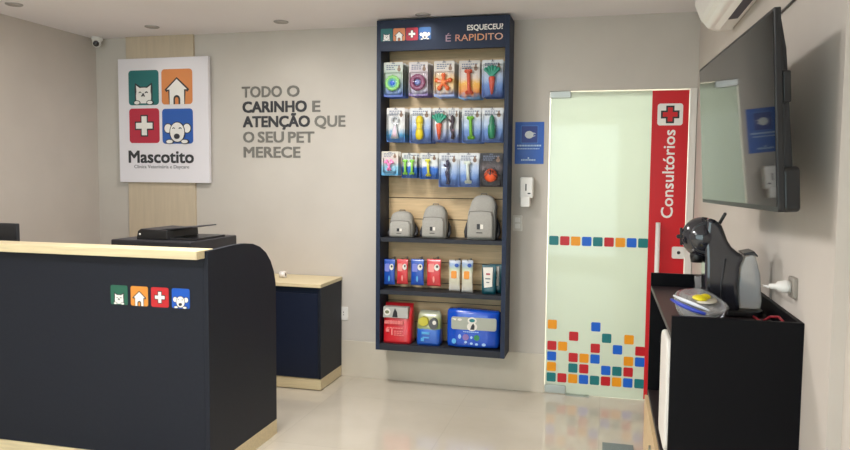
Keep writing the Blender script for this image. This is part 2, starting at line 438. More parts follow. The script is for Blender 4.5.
# ---------------------------------------------------------------- wall sign
t = thing('wall_sign', 'square-cornered white clinic sign with four coloured emblem tiles above Mascotito', 'sign', (-3.38, 4.9, 1.45))
sy = 4.893
obj('board', B(-3.783, -2.980, sy, YB-.022, 1.450, 2.424), acry_m, t, bevel=.003)
for kd, cx, cz, m_ in (('cat', -3.550, 2.195, s_teal), ('house', -3.252, 2.197, s_or), ('cross', -3.549, 1.897, s_red), ('dog', -3.251, 1.891, s_blu)):
    emblem(kd, cx, cz, .272, sy-.0015, t, m_, inkd_m, .003)
lettering('lettering', 'Mascotito', -3.695, -3.115, 1.607, .092, sy, inkd_m, t, bold=.022, ext=.002, label='dark lettering reading Mascotito')
lettering('lettering', 'Clínica Veterinária e Daycare', -3.648, -3.155, 1.562, .026, sy, mat('ink_soft', '#5d5a60', .5), t, ext=.0015, label='small line reading Clínica Veterinária e Daycare')

# slogan
t = thing('wall_slogan', 'five-line grey and dark letter slogan TODO O CARINHO on the wall', 'lettering', (-2.3, YB, 1.65))
for s, x0, x1, z0, m_ in (('TODO', -2.722, -2.392, 2.110, inkg_m), ('O', -2.345, -2.248, 2.110, inkg_m),
                         ('CARINHO', -2.716, -2.190, 1.996, inkd_m), ('E', -2.140, -2.081, 1.994, inkg_m),
                         ('ATENÇÃO', -2.714, -2.165, 1.884, inkd_m), ('QUE', -2.122, -1.882, 1.882, inkg_m),
                         ('O', -2.714, -2.625, 1.767, inkg_m), ('SEU', -2.590, -2.378, 1.767, inkg_m), ('PET', -2.338, -2.130, 1.765, inkg_m),
                         ('MERECE', -2.711, -2.243, 1.652, inkg_m)):
    lettering('word', s, x0, x1, z0, .078, YB, m_, t, bold=.03 if m_ is inkd_m else .022, ext=.004)

# poster
t = thing('safety_poster', 'blue notice with a white face mask picture beside the glass door', 'poster', (-.52, YB, 1.61))
obj('sheet', B(-.620, -.420, YB-.002, YB, 1.610, 1.900), mat('poster_blue', '#0655b8', .35), t)
obj('picture_panel', MB().prism(rrect(-.580, -.460, 1.752, 1.876, .004), YB-.003, YB-.002), mat('poster_frame', '#3f78cc', .4), t)
w = MB(); w.prism(rrect(-.575, -.465, 1.757, 1.871, .003), YB-.0038, YB-.003); obj('picture_ground', w, mat('poster_navy', '#0a2f8e', .4), t)
w = MB(); w.prism(circ(-.522, 1.812, .030, .026, 20), YB-.005, YB-.0038)
w.prism([(-.496, 1.827), (-.478, 1.822), (-.478, 1.818), (-.494, 1.820)], YB-.0045, YB-.0038); w.prism([(-.494, 1.802), (-.480, 1.808), (-.480, 1.804), (-.497, 1.796)], YB-.0045, YB-.0038)
obj('mask_picture', w, mat('mask_white', '#dfe3e6', .5), t)
w = MB(); pm = mat('poster_print', '#b8d2ee', .5)
for z, a, b_, h in ((1.731, -.605, -.437, .012), (1.712, -.602, -.450, .007), (1.632, -.575, -.475, .011)):
    x = a
    while x < b_: l = random.uniform(.006, .011); w.box(x, min(x+l, b_), YB-.0026, YB-.002, z, z+h); x += l + .003
w.box(-.530, -.520, YB-.0026, YB-.002, 1.646, 1.656)
obj('print', w, pm, t)

# dispenser
t = thing('soap_dispenser', 'white wall-mounted hand sanitiser dispenser under the blue notice', 'dispenser', (-.527, YB, 1.31))
w = MB(); w.prism(rrect(-.572, -.482, 1.372, 1.519, .014), YB-.075, YB); obj('housing', w, white_m, t, bevel=.010)
obj('push_bar', MB().prism(rrect(-.566, -.500, 1.312, 1.385, .012), YB-.088, YB-.012), white_m, t, bevel=.006)
obj('level_window', B(-.534, -.526, YB-.0765, YB-.074, 1.425, 1.472), ink_m, t)
obj('lock_button', B(-.518, -.498, YB-.0765, YB-.074, 1.402, 1.411), ink_m, t)
# switch and outlet
t = thing('wall_switch', 'pale double switch plate below the sanitiser dispenser', 'switch', (-.592, YB, 1.14))
obj('plate', MB().prism(rrect(-.626, -.558, 1.140, 1.250, .008), YB-.008, YB), mat('plate_grey', '#d8d4cc', .35), t, bevel=.002)
for z in (1.158, 1.202): obj('rocker', MB().prism(rrect(-.610, -.574, z, z+.032, .004), YB-.012, YB-.006), white_m, t, bevel=.001)
t = thing('wall_outlet', 'small white outlet low on the wall beside the back cabinet', 'outlet', (-1.89, YB, .44))
obj('plate', MB().prism(rrect(-1.925, -1.855, .430, .530, .008), YB-.008, YB), white_m, t, bevel=.002)
w = MB()
for z in (.470, .490): w.lathe([(.004, -.0005), (.004, .001)], (-1.890, YB-.008, z), 8, 'y')
obj('socket', w, ink_m, t)

# ---------------------------------------------------------------- reception desk
EX0, EX1 = -1.865, -1.84
t = thing('reception_desk', 'long charcoal reception desk with light oak cap and four emblem stickers', 'desk', (-2.9, 3.2, 0))
obj('front_panel', B(XL+.03, EX0, 3.0, 3.025, .10, 1.112), dark_m, t, bevel=.001)
pts = [(3.0, .085), (3.0, 1.15), (3.25, 1.158), (3.36, 1.156), (3.45, 1.146), (3.53, 1.122), (3.60, 1.083), (3.655, 1.030), (3.695, .965), (3.715, .90), (3.72, .84), (3.72, .085)]
obj('end_panel', MB().prism(pts, EX0, EX1, 'x'), dark_m, t, bevel=.0015)
obj('plinth', B(XL+.05, EX0+.002, 2.998, 3.02, .0, .098), woodh_m, t, label='light oak plinth along the front')
obj('plinth', B(EX0, EX1+.001, 3.0, 3.72, 0, .085), woodh_m, t, label='light oak plinth under the end panel')
obj('cap', B(XL+.03, EX0+.008, 2.93, 3.075, 1.115, 1.156), woodh_m, t, bevel=.003, label='light oak cap along the top')
obj('worktop', B(XL+.03, EX0, 3.03, 3.68, .72, .75), woodh_m, t, bevel=.002)
for i, (kd, m_) in enumerate((('cat', e_teal), ('house', e_or), ('cross', e_red), ('dog', e_blu))):
    emblem(kd, -2.338 + i*.1160, .914, .098, 2.998, t, m_, ink_m, .002)

# printer on the inner worktop
px0, px1, py0, py1 = -2.70, -2.19, 3.40, 3.90
t = thing('printer', 'black multifunction printer behind the desk cap with its feeder tray open', 'printer', (-2.45, 3.6, .75))
pm1 = mat('printer_dark', '#2b2a2e', .4); pm2 = mat('printer_black', '#19191c', .35)
obj('body', B(px0+.02, px1-.02, py0+.02, py1-.02, .75, 1.075), pm1, t, bevel=.012)
obj('scanner_lid', B(px0, px1, py0, py1, 1.08, 1.148), pm1, t, bevel=.008)
w = MB(); w.prism([(px0+.13, 1.148), (px0+.14, 1.196), (px0+.16, 1.208), (px0+.33, 1.203), (px0+.335, 1.148)], py0+.05, py1-.14); obj('document_feeder', w, pm2, t, bevel=.005)
w = MB(); w.prism([(px0+.25, 1.198), (px0+.25, 1.205), (px0+.47, 1.226), (px0+.475, 1.219)], py0+.08, py1-.17); obj('feeder_tray', w, pm1, t, bevel=.002)
obj('output_tray', B(px0+.33, px1-.01, py0+.07, py1-.12, 1.148, 1.160), pm2, t, bevel=.003)
obj('status_light', MB().lathe([(.006, -.002), (.006, .003)], (px0+.155, py0+.05, 1.178), 10, 'y'), wv_m, t)

# monitor
t = thing('computer_monitor', 'dark computer monitor rising behind the desk at the left edge', 'monitor', (-3.58, 3.4, .75))
obj('shell', MB().prism(rrect(-3.86, -3.322, .90, 1.222, .006), 3.38, 3.405), pgrey_m, t, bevel=.004)
obj('screen', B(-3.848, -3.334, 3.405, 3.407, .915, 1.212), gloss_m, t)
obj('stand', MB().prism([(-3.63, .76), (-3.53, .76), (-3.55, .95), (-3.61, .95)], 3.355, 3.378), pgrey_m, t, bevel=.003)
obj('foot', MB().prism(rrect(-3.70, -3.46, 3.30, 3.48, .03), .75, .762, 'z'), pgrey_m, t, bevel=.002)

# ---------------------------------------------------------------- back cabinet
t = thing('back_cabinet', 'low navy cabinet with light oak top against the back wall', 'cabinet', (-2.3, 4.74, 0))
bx0, bx1, by0, by1 = -2.75, -1.905, 4.536, 4.940
w = MB(); w.box(bx0, bx1-.0185, by0+.02, by1, .085, .735); obj('body', w, navy_m, t, bevel=.001)
obj('side_panel', B(bx1-.018, bx1, by0, by1, .085, .735), dark_m, t, bevel=.001)
obj('top_board', B(bx0-.005, bx1+.005, by0-.008, by1, .735, .760), woodh_m, t, bevel=.002)
obj('plinth', B(bx0+.005, bx1-.001, by0+.006, by1, .006, .085), woodh_m, t, bevel=.001)
for x in (bx0+.05, bx1-.05):
    for y in (by0+.05, by1-.05): obj('foot_pad', B(x-.02, x+.02, y-.02, y+.02, 0, .006), pblack_m, t)
for a, b_ in ((bx0+.003, (bx0+bx1)/2-.012), ((bx0+bx1)/2-.008, bx1-.021)):
    obj('door', B(a, b_, by0, by0+.018, .088, .690), navy_m, t, bevel=.0015)
obj('finger_rail', B(bx0+.003, bx1-.021, by0+.012, by0+.02, .695, .733), mat('rail_navy', '#1a2334', .3), t)
t = thing('tape_roll', 'small white roll lying on the back cabinet beside the desk curve', 'roll', (-2.30, 4.74, .76))
obj('roll', MB().lathe([(.012, -.022), (.024, -.022), (.024, .022), (.012, .022), (.012, -.022)], (-2.295, 4.755, .784), 20, 'x'), mat('paper_white', '#f0ece8', .6), t)
obj('core', MB().lathe([(.0, -.020), (.012, -.020), (.012, .0215), (.0, .0215)], (-2.295, 4.755, .784), 14, 'x'), mat('card_core', '#6a5648', .7), t)

# ---------------------------------------------------------------- display shelf
SX0, SX1, SY0, SZ0, SZ1 = -1.562, -.638, 4.72, .280, 2.588
t = thing('display_shelf', 'tall slate blue wall display unit with header reading ESQUECEU? É RAPIDITO', 'shelf', (-1.1, 4.83, SZ0))
TH = .030
obj('side_panel', B(SX0, SX0+TH, SY0, YB, SZ0, SZ1), frame_m, t, bevel=.0015)
obj('side_panel', B(SX1-TH, SX1, SY0, YB, SZ0, SZ1), frame_m, t, bevel=.0015)
obj('bottom_panel', B(SX0+TH, SX1-TH, SY0, YB, SZ0, SZ0+.045), shelf_m, t, bevel=.0015)
obj('header_panel', B(SX0+TH, SX1-TH, SY0+.001, SY0+.03, 2.378, SZ1), frame_m, t, bevel=.001)
obj('top_panel', B(SX0+TH, SX1-TH, SY0+.03, YB, SZ1-.03, SZ1-.002), frame_m, t)
w = MB(); zs = [SZ0+.045] + [.605+i*.1515 for i in range(-1, 13)]; zs = [z for z in zs if z < SZ1-.03]
zs = sorted(set([SZ0+.045, .454, .605, .747, .897, 1.05, 1.208, 1.361, 1.512, 1.663, 1.814, 1.965, 2.116, 2.267, 2.418, 2.556]))
for a, b_ in zip(zs, zs[1:]): w.box(SX0+TH, SX1-TH, 4.930, YB, a+.0035, b_-.0035)
w.mi = 1; w.box(SX0+TH, SX1-TH, 4.942, YB, SZ0+.045, SZ1-.03)
obj('slatwall_back', w, [wood_m, mat('groove_brown', '#5e5142', .8)], t)
obj('shelf_board', B(SX0+TH, SX1-TH, SY0+.012, 4.93, 1.055, 1.084), shelf_m, t, bevel=.001)
obj('shelf_board', B(SX0+TH, SX1-TH, SY0+.012, 4.93, .680, .710), shelf_m, t, bevel=.001)
h_teal = mat('header_teal', '#1f6a6c', .5); h_or = mat('header_orange', '#d98a5c', .5); h_red = mat('header_red', '#b02c42', .5); h_blu = mat('header_blue', '#2a5a94', .5)
for kd, cx, m_ in (('cat', -1.490, h_teal), ('house', -1.400, h_or), ('cross', -1.309, h_red), ('dog', -1.217, h_blu)):
    emblem(kd, cx, 2.488, .085, SY0-.0005, t, m_, frame_m, .002)
lettering('lettering', 'ESQUECEU?', -.925, -.684, 2.497, .034, SY0+.001, wv_m, t, bold=.02, ext=.0015, label='white lettering reading ESQUECEU?')
e_g = ramp_mat('header_letter_fade', [(0, '#c98a78'), (.5, '#e0a070'), (1, '#d8b0a0')], noise=.02, axis='X')
lettering('lettering', 'É', -1.072, -1.036, 2.428, .043, SY0+.001, mat('letter_rose', '#a98a9c', .5), t, bold=.004, ext=.0015, label='pale rose letter É')
lettering('lettering', 'RAPIDITO', -1.005, -.684, 2.428, .043, SY0+.001, e_g, t, bold=.004, ext=.0015, label='peach lettering reading RAPIDITO')

# pegs
def peg(x, z, y0, label, grp):
    t = thing('peg_hook', label, 'hook', (x, 4.93, z), grp)
    obj('rod', MB().tube([(x, 4.93, z), (x, y0+.006, z), (x, y0, z+.003), (x, y0-.004, z+.012)], .0022, 6), wire_m, t)
    obj('mount', B(x-.006, x+.006, 4.926, 4.930, z-.014, z+.004), wire_m, t)

# toys, each shape a function of centre x, y, z and half height
def toy_ring(mb, x, y, z, h, c2=1):
    mb.mi = 0; mb.torus((x, y, z), h*.62, h*.20, 36, 8, h*.05, 12, .7); mb.mi = 1; mb.torus((x, y-.001, z), h*.38, h*.13, 30, 8, 0, 12, .7)
    mb.mi = 2; mb.lathe([(.01*h, -.004), (h*.26, -.003), (h*.26, .003)], (x, y, z), 18, 'y')
def toy_donut(mb, x, y, z, h):
    mb.mi = 0; mb.torus((x, y, z), h*.62, h*.26, 36, 10, h*.02, 14, .7); mb.mi = 1
    mb.torus((x, y-.004, z), h*.62, h*.12, 30, 8, h*.04, 8, .8); mb.mi = 2; mb.lathe([(.01*h, -.003), (h*.30, -.002), (h*.30, .003)], (x, y, z), 18, 'y')
def toy_jack(mb, x, y, z, h):
    mb.mi = 0
    for a in (90, 162, 234, 306, 18):
        a = math.radians(a); p = (x+h*.72*math.cos(a), y, z+h*.72*math.sin(a)); mb.capsule((x, y, z), p, h*.16); mb.ball(p, (h*.24, h*.18, h*.24), 10)
    mb.mi = 1; mb.ball((x, y-.002, z), (h*.30, h*.22, h*.30), 12)
def bone(mb, x, y, z0, z1, r, tilt=0):
    a, b = (x-tilt, y, z0), (x+tilt, y, z1); mb.capsule(a, b, r*.62)
    for p in (a, b):
        for s in (-1, 1): mb.ball((p[0]+s*r*.65, y, p[2]), (r*.78, r*.6, r*.72), 10)
def toy_bone(mb, x, y, z, h): mb.mi = 0; bone(mb, x, y, z-h*.80, z+h*.80, h*.22, -h*.04)
def toy_carrot(mb, x, y, z, h):
    mb.mi = 0; mb.lathe([(.004, -h), (h*.10, -h*.85), (h*.17, -h*.4), (h*.22, .0), (h*.24, h*.16), (h*.12, h*.26), (.003, h*.28)], (x, y, z), 14, sq=(1, .75))
    for k in range(5): mb.torus_ring = None
    mb.mi = 1
    for a in (-38, -18, 0, 18, 38):
        a = math.radians(a); p = (x+math.sin(a)*h*.72, y, z+h*.24+math.cos(a)*h*.62); mb.capsule((x, y, z+h*.24), p, h*.10); mb.ball(p, (h*.13, h*.1, h*.16), 8)
def toy_peanut(mb, x, y, z, h):
    mb.mi = 0; mb.lathe([(.002, -h), (h*.26, -h*.92), (h*.36, -h*.6), (h*.31, -h*.25), (h*.24, 0), (h*.29, h*.3), (h*.33, h*.62), (h*.24, h*.92), (.002, h)], (x, y, z), 16, sq=(1, .7))
    mb.mi = 1
    for zz in (-.6, -.1, .4): mb.lathe([(h*.30, zz*h-.002), (h*.36*(.95 if zz else 1), zz*h), (h*.30, zz*h+.002)], (x, y-.0015, z), 16, sq=(1, .7))
def toy_stick(mb, x, y, z, h):
    mb.mi = 0; path = []; rr = []
    for i in range(9): path.append((x+h*.07*math.sin(i*1.3), y, z-h+2*h*i/8)); rr.append(h*(.14+.03*math.sin(i*2.1)))
    mb.tube(path, rr, 10); mb.capsule((x, y, z+h*.35), (x-h*.28, y, z+h*.62), h*.09); mb.mi = 1; mb.ball((x+h*.1, y-h*.1, z-h*.25), h*.09, 8)
def toy_cactus(mb, x, y, z, h):
    mb.mi = 0; mb.lathe([(.003, -h), (h*.28, -h*.9), (h*.34, -h*.4), (h*.33, .1*h), (h*.22, .3*h), (h*.24, h*.5), (h*.19, h*.85), (.003, h)], (x, y, z), 16, sq=(1, .7))
    mb.mi = 1
    for a in range(5): mb.tube([(x-h*.2+a*h*.1, y-h*.22+abs(a-2)*h*.04, z-h*.7), (x-h*.2+a*h*.1, y-h*.24+abs(a-2)*h*.04, z), ], h*.02, 6)
def toy_ybone(mb, x, y, z, h):
    mb.mi = 0
    for p in ((-.5, .55), (.5, .55), (0, -.62)):
        q = (x+p[0]*h*.9, y, z+p[1]*h); mb.capsule((x, y, z), q, h*.17)
        n = Vector((-p[1], 0, p[0])).normalized()
        for s in (-1, 1): mb.ball((q[0]+s*n.x*h*.17, y, q[2]+s*n.z*h*.17), (h*.21, h*.15, h*.21), 10)
def toy_two(mb, x, y, z, h):
    mb.mi = 0
    for d in (-.42, .42): bone(mb, x+d*h*.95, y, z-h*.72, z+h*.72, h*.22, h*.02*d)
def toy_handle(mb, x, y, z, h):
    mb.mi = 0; mb.torus((x, y, z+h*.58), h*.27, h*.09, 24, 8, 0, 1, .8); mb.prism([(x-h*.10, z+h*.3), (x+h*.10, z+h*.3), (x+h*.34, z-h*.95), (x-h*.34, z-h*.95)], y-.008, y+.006)
    mb.mi = 1; mb.prism([(x-h*.05, z+h*.1), (x+h*.05, z+h*.1), (x+h*.18, z-h*.8), (x-h*.18, z-h*.8)], y-.010, y-.008)
def toy_spider(mb, x, y, z, h):
    mb.mi = 0; mb.ball((x, y, z-h*.25), (h*.55, h*.3, h*.55), 18); mb.mi = 1; mb.ball((x, y-h*.18, z-h*.12), (h*.16, h*.14, h*.2), 10); mb.ball((x, y-h*.20, z+h*.14), (h*.10, h*.10, h*.10), 10)
    for s in (-1, 1):
        for k in range(4):
            a = math.radians(-35+k*30); p0 = Vector((x+s*h*.12, y-h*.26, z-h*.08+k*.05*h)); p1 = p0+Vector((s*math.cos(a)*h*.42, h*.02, math.sin(a)*h*.40)); p2 = p1+Vector((s*h*.10, h*.08, -h*.2))
            mb.tube([p0, p1, p2], h*.03, 5)
TOY = dict(ring=toy_ring, donut=toy_donut, jack=toy_jack, bone=toy_bone, carrot=toy_carrot, peanut=toy_peanut, stick=toy_stick, cactus=toy_cactus, ybone=toy_ybone, two=toy_two, handle=toy_handle, spider=toy_spider)
W1, G1 = '#dfe0e0', '#b9bcc0'
card_blue = [(0, '#3f5fa8'), (.3, '#5f86c8'), (.55, '#a9bfe0'), (.8, '#dcdfe2'), (1, '#cfd2d4')]
card_white = [(0, '#4a63b4'), (.22, '#93a6d2'), (.42, '#cfd2d6'), (1, '#d9d8d4')]
card_bright = [(0, '#0d58b8'), (.42, '#1468cc'), (.55, '#d8dde0'), (1, '#cfd0cc')]
packs = [
 # name, row rect x0,x1,z0,z1, toy, card ramp, toy colours, front label, copies behind
 ('r1', -1.527, -1.388, 2.071, 2.310, 'ring', [(0, '#4a66c0'), (.25, '#7d9ab8'), (.6, '#b9cabb'), (1, '#cdd0cc')], ('#8fd07a', '#5aa2ae', '#3a6fe0'), 'green ring toy pack, top row'),
 ('r1', -1.344, -1.208, 2.074, 2.307, 'donut', [(0, '#6a4f9c'), (.2, '#cfd0e0'), (.45, '#c9b9c8'), (1, '#d4d0cc')], ('#8b4a6e', '#b05b70', '#7f8ed0'), 'purple ring toy pack, top row'),
 ('r1', -1.165, -1.021, 2.066, 2.308, 'jack', [(0, '#7d9ad8'), (.25, '#e0c898'), (.5, '#e8c070'), (.7, '#d8d4cc'), (1, '#ccc8c4')], ('#e2682c', '#f08a4a'), 'orange star toy pack, top row'),
 ('r1', -.989, -.844, 2.050, 2.305, 'bone', [(0, '#5f9ad0'), (.18, '#e08a38'), (.4, '#e8b43c'), (.6, '#d8d0c8'), (1, '#c8c6c2')], ('#d0532e',), 'red bone toy pack, top row'),
 ('r1', -.830, -.687, 2.057, 2.305, 'carrot', card_blue, ('#c8503c', '#2f9a80'), 'red carrot toy pack, top row'),
 ('r2', -1.503, -1.371, 1.757, 1.994, 'handle', [(0, '#4a78c8'), (.22, '#2f8fc0'), (.4, '#d4d8da'), (1, '#dcdad8')], ('#b8bcc0', '#e6c8d8'), 'white ring-handled toy pack, second row'),
 ('r2', -1.335, -1.184, 1.749, 1.991, 'peanut', card_blue, ('#d8c422', '#c0a41c'), 'yellow peanut toy pack, second row'),
 ('r2', -1.169, -1.072, 1.756, 1.989, 'carrot', card_white, ('#d85a34', '#2f9a80'), 'orange carrot toy pack, second row'),
 ('r2', -1.068, -.986, 1.755, 1.988, 'stick', card_white, ('#3a2a38', '#b08a9a'), 'narrow dark twig toy pack, second row'),
 ('r2', -.964, -.833, 1.748, 1.986, 'bone', card_blue, ('#6fb42c',), 'lime bone toy pack, second row'),
 ('r2', -.826, -.682, 1.754, 1.984, 'cactus', card_blue, ('#237a58', '#3a9a70'), 'dark green cactus toy pack, second row'),
 ('r3', -1.546, -1.421, 1.518, 1.687, 'ybone', [(0, '#4f9ed0'), (.35, '#8cc4dc'), (.6, '#d8d0cc'), (1, '#c9c6b8')], ('#f08ac0',), 'small pink bone toy pack, third row'),
 ('r3', -1.391, -1.282, 1.505, 1.680, 'two', card_bright, ('#8ed450',), 'small twin lime bone pack, third row'),
 ('r3', -1.260, -1.131, 1.499, 1.680, 'bone', card_bright, ('#dcd838',), 'small yellow bone pack, third row'),
 ('r3', -1.123, -.990, 1.445, 1.680, 'stick', card_blue, ('#35304a', '#4a4466'), 'dark purple stick toy pack, third row'),
 ('r3', -.987, -.842, 1.447, 1.680, 'bone', card_blue, ('#d4dcd0',), 'white bone toy pack, third row'),
 ('r3', -.835, -.680, 1.449, 1.680, 'spider', [(0, '#2c1c22'), (.4, '#1c1c24'), (.6, '#5a5052'), (.75, '#26242a'), (1, '#2a282c')], ('#e2582a', '#26232a'), 'dark orange-ball spider toy pack, third row'),
]
for i, (row, x0, x1, z0, z1, kind, ramp, cols_, label) in enumerate(packs):
    yf = 4.775
    if x0 < -1.53: yf = 4.742; x0 = -1.530; x1 = -1.408; z0 += .003; z1 += .003
    cx = (x0+x1)/2; hh = (z1-z0)/2
    t = thing('toy_pack', 'front ' + label + ' of the display unit', 'pet toy pack', (cx, yf, z0), 'carded pet toys on the upper pegs')
    W = x1-x0
    cm = ramp_mat('card_%d' % i, ramp, nscale=5, rough=.5, coat=.05)
    cd = MB(); cd.prism(rrect(x0, x1, z0, z1, .006, 3), yf, yf+.0018); card = obj('card', cd, cm, t)
    pr = MB()
    for k in range(3):
        a = x0+W*.14; zz = z1-hh*(.22+.11*k)
        while a < x0+W*(.55 if k else .82):
            l = random.uniform(.008, .018); pr.box(a, a+l, yf-.0008, yf, zz, zz+hh*.06); a += l+.004
    pr.box(cx-.012, cx+.012, yf-.001, yf, z1-.011, z1-.006)
    pr.mi = 1; pr.prism(circ(x1-W*.2, z1-hh*.42, W*.09, hh*.13, 12), yf-.0010, yf); pr.prism(circ(x1-W*.2, z1-hh*.25, W*.05, hh*.06, 10), yf-.0010, yf)
    obj('print', pr, [mat('card_print', '#6d7890', .5), mat('card_picture', '#8a6f5c', .5)], card)
    th = hh*(.56 if kind in ('ring', 'donut', 'jack', 'ybone') else .70)
    zc = z0 + hh*(.78 if kind in ('ring', 'donut', 'jack') else .86)
    if kind in ('spider',): th = hh*.72
    if kind in ('ring', 'donut'): th = min(th, W*.46/.82)
    if kind == 'jack': th = min(th, W*.5)
    if kind in ('carrot',): th = hh*.78; zc = z0+hh*.9
    tb = MB(); TOY[kind](tb, cx, yf-.020, zc, th)
    obj('toy', tb, [mat('toy_%d_%d' % (i, q), c, .4) for q, c in enumerate(cols_)]*(3 if len(cols_) < 3 else 1), t)
    bl = MB(); bh = th*1.12; bw = min(W*.44, th*.95)
    bl.loft([(zc-bh, cx, yf, bw, .004, 5), (zc-bh+.006, cx, yf, bw, .034, 5), (zc+bh-.006, cx, yf, bw, .034, 5), (zc+bh, cx, yf, bw, .004, 5)], 24)
    bmesh.ops.bisect_plane(bl.bm, geom=bl.bm.verts[:]+bl.bm.edges[:]+bl.bm.faces[:], plane_co=(0, yf-.0005, 0), plane_no=(0, 1, 0), clear_outer=True)
    obj('blister', bl, blister_m, t)
    peg(cx, z1-.007, 4.765, 'wire peg holding the %s' % label, 'wire pegs of the display unit')
    if row != 'r1' or kind != 'spider':
        dup(t, (0.004, .058, 0), label='second pack, right behind the front %s' % label)
        if row in ('r1', 'r2') : dup(t, (0.008, .116, 0), label='rearmost pack, behind two of the %s' % label)

# treat pouches
def pouch(x0, x1, z0, z1, yf, mt, patch, label, photo, d=.012):
    cx, h = (x0+x1)/2, z1-z0; W = (x1-x0)/2
    t = thing('treat_pouch', label, 'treat pouch', (cx, yf, z0), 'small treat pouches on the lower pegs')
    w = MB(); w.loft([(z0, cx, yf, W, .001, 6), (z0+h*.05, cx, yf, W, .0012, 6), (z0+h*.12, cx, yf, W*.97, d*.7, 3), (z0+h*.4, cx, yf, W*.96, d, 2.6),
                      (z0+h*.75, cx, yf, W*.97, d*.8, 3), (z0+h*.9, cx, yf, W, .0012, 6), (z1, cx, yf, W, .001, 6)], 28)
    obj('pouch', w, mt, t)
    w = MB(); y = yf-d-.0015
    w.mi = 0; w.prism(rrect(cx-W*.75, cx+W*.05, z0+h*.52, z0+h*.82, .006), y, yf); w.mi = 1; w.prism(circ(cx+W*.45, z0+h*.70, W*.38, h*.12, 16), y-.001, yf)
    w.mi = 2; w.prism(circ(cx+W*.50, z0+h*.73, W*.16, h*.05, 10), y-.002, yf); w.mi = 3; w.prism(circ(cx+W*.02, z0+h*.25, W*.13, h*.12, 12), y-.001, yf)
    obj('print', w, photo, t)
    return t
pb = mat('pouch_blue', '#1c50b4', .3, coat=.4); pr_ = mat('pouch_red', '#d23a40', .3, coat=.4)
lilac = mat('print_lilac', '#7c86d8', .4); pink = mat('print_pink', '#f09a94', .4); cream = mat('print_cream', '#e8e4dc', .4); pk = mat('print_black', '#222228', .4)
sky = mat('print_sky', '#5cb0e8', .4)
pouch(-1.526, -1.444, .740, .924, 4.80, pb, 0, 'blue treat pouch, left end of the lower pegs', [lilac, cream, pk, sky])
pouch(-1.429, -1.347, .748, .928, 4.80, pr_, 0, 'red treat pouch between the two blue pouches', [pink, cream, pk, pink])
pouch(-1.325, -1.230, .746, .932, 4.80, pb, 0, 'blue treat pouch between the two red pouches', [lilac, cream, pk, sky])
pouch(-1.208, -1.106, .745, .937, 4.80, pr_, 0, 'red treat pouch beside the clear sachets', [pink, cream, pk, pink])
for x, z, l in ((-1.485, .930, 'left blue pouch'), (-1.388, .934, 'left red pouch'), (-1.278, .938, 'right blue pouch'), (-1.157, .943, 'right red pouch'), (-1.0, .935, 'left clear sachet'), (-.916, .939, 'right clear sachet')):
    peg(x, z-.006, 4.79, 'wire peg holding the %s' % l, 'wire pegs of the display unit')
for x0, x1, z0, z1, l in ((-1.048, -.967, .716, .935, 'tall clear treat sachet with an orange patch, left one of two'), (-.957, -.877, .712, .939, 'tall clear treat sachet with an orange patch, beside the teal bag')):
    cx = (x0+x1)/2; h = z1-z0; W = (x1-x0)/2
    t = thing('treat_sachet', l, 'treat pouch', (cx, 4.80, z0), 'clear treat sachets on the lower pegs')
    w = MB(); w.loft([(z0, cx, 4.80, W, .001, 6), (z0+h*.08, cx, 4.80, W*.97, .008, 4), (z0+h*.5, cx, 4.80, W*.92, .015, 3), (z0+h*.9, cx, 4.80, W, .008, 4), (z1, cx, 4.80, W, .001, 6)], 28)
    obj('sachet', w, ramp_mat('sachet_print', [(0, '#dcdad6'), (.3, '#cfcdb8'), (.55, '#e0dcc8'), (.72, '#b8c4a8'), (.86, '#8fa8cc'), (1, '#c8ccd0')], noise=.08, nscale=8), t)
    w = MB(); w.mi = 0; w.prism(rrect(cx-W*.55, cx+W*.4, z0+h*.42, z0+h*.66, .008), 4.783, 4.80); w.mi = 1; w.prism(circ(cx+W*.4, z0+h*.84, W*.36, h*.06, 12), 4.783, 4.80)
    obj('print', w, [mat('print_orange', '#ee9a3c', .4), mat('print_royal', '#2a56b0', .4)], t)
tb = mat('teal_bag', '#11515e', .3, coat=.4)
for x0, x1, y, l in ((-.812, -.712, 4.79, 'teal stand-up treat bag with a white panel, front one'), (-.770, -.680, 4.855, 'teal stand-up treat bag directly behind the front teal bag')):
    t = thing('treat_bag', l, 'treat bag', ((x0+x1)/2, y, .710), 'teal treat bags on the second shelf')
    cx = (x0+x1)/2; W = (x1-x0)/2
    obj('bag', MB().loft([(.7105, cx, y, W*.95, .024, 4), (.74, cx, y, W*.97, .024, 3.5), (.84, cx, y, W, .014, 3), (.90, cx, y, W, .002, 6), (.912, cx, y, W, .0015, 6)], 28), tb, t)
    w = MB(); w.mi = 0; w.prism([(cx-W*.62, .755), (cx+W*.5, .765), (cx+W*.55, .898), (cx-W*.78, .895)], y-.0265, y-.0135); w.mi = 1
    w.box(cx-W*.35, cx+W*.2, y-.0275, y-.026, .845, .857); w.mi = 2; w.box(cx-W*.45, cx+W*.25, y-.0275, y-.026, .815, .823); w.box(cx-W*.3, cx+W*.1, y-.0275, y-.026, .790, .797)
    obj('label_panel', w, [cream, mat('print_maroon', '#b04a54', .4), mat('print_slate', '#5a6470', .4)], t)

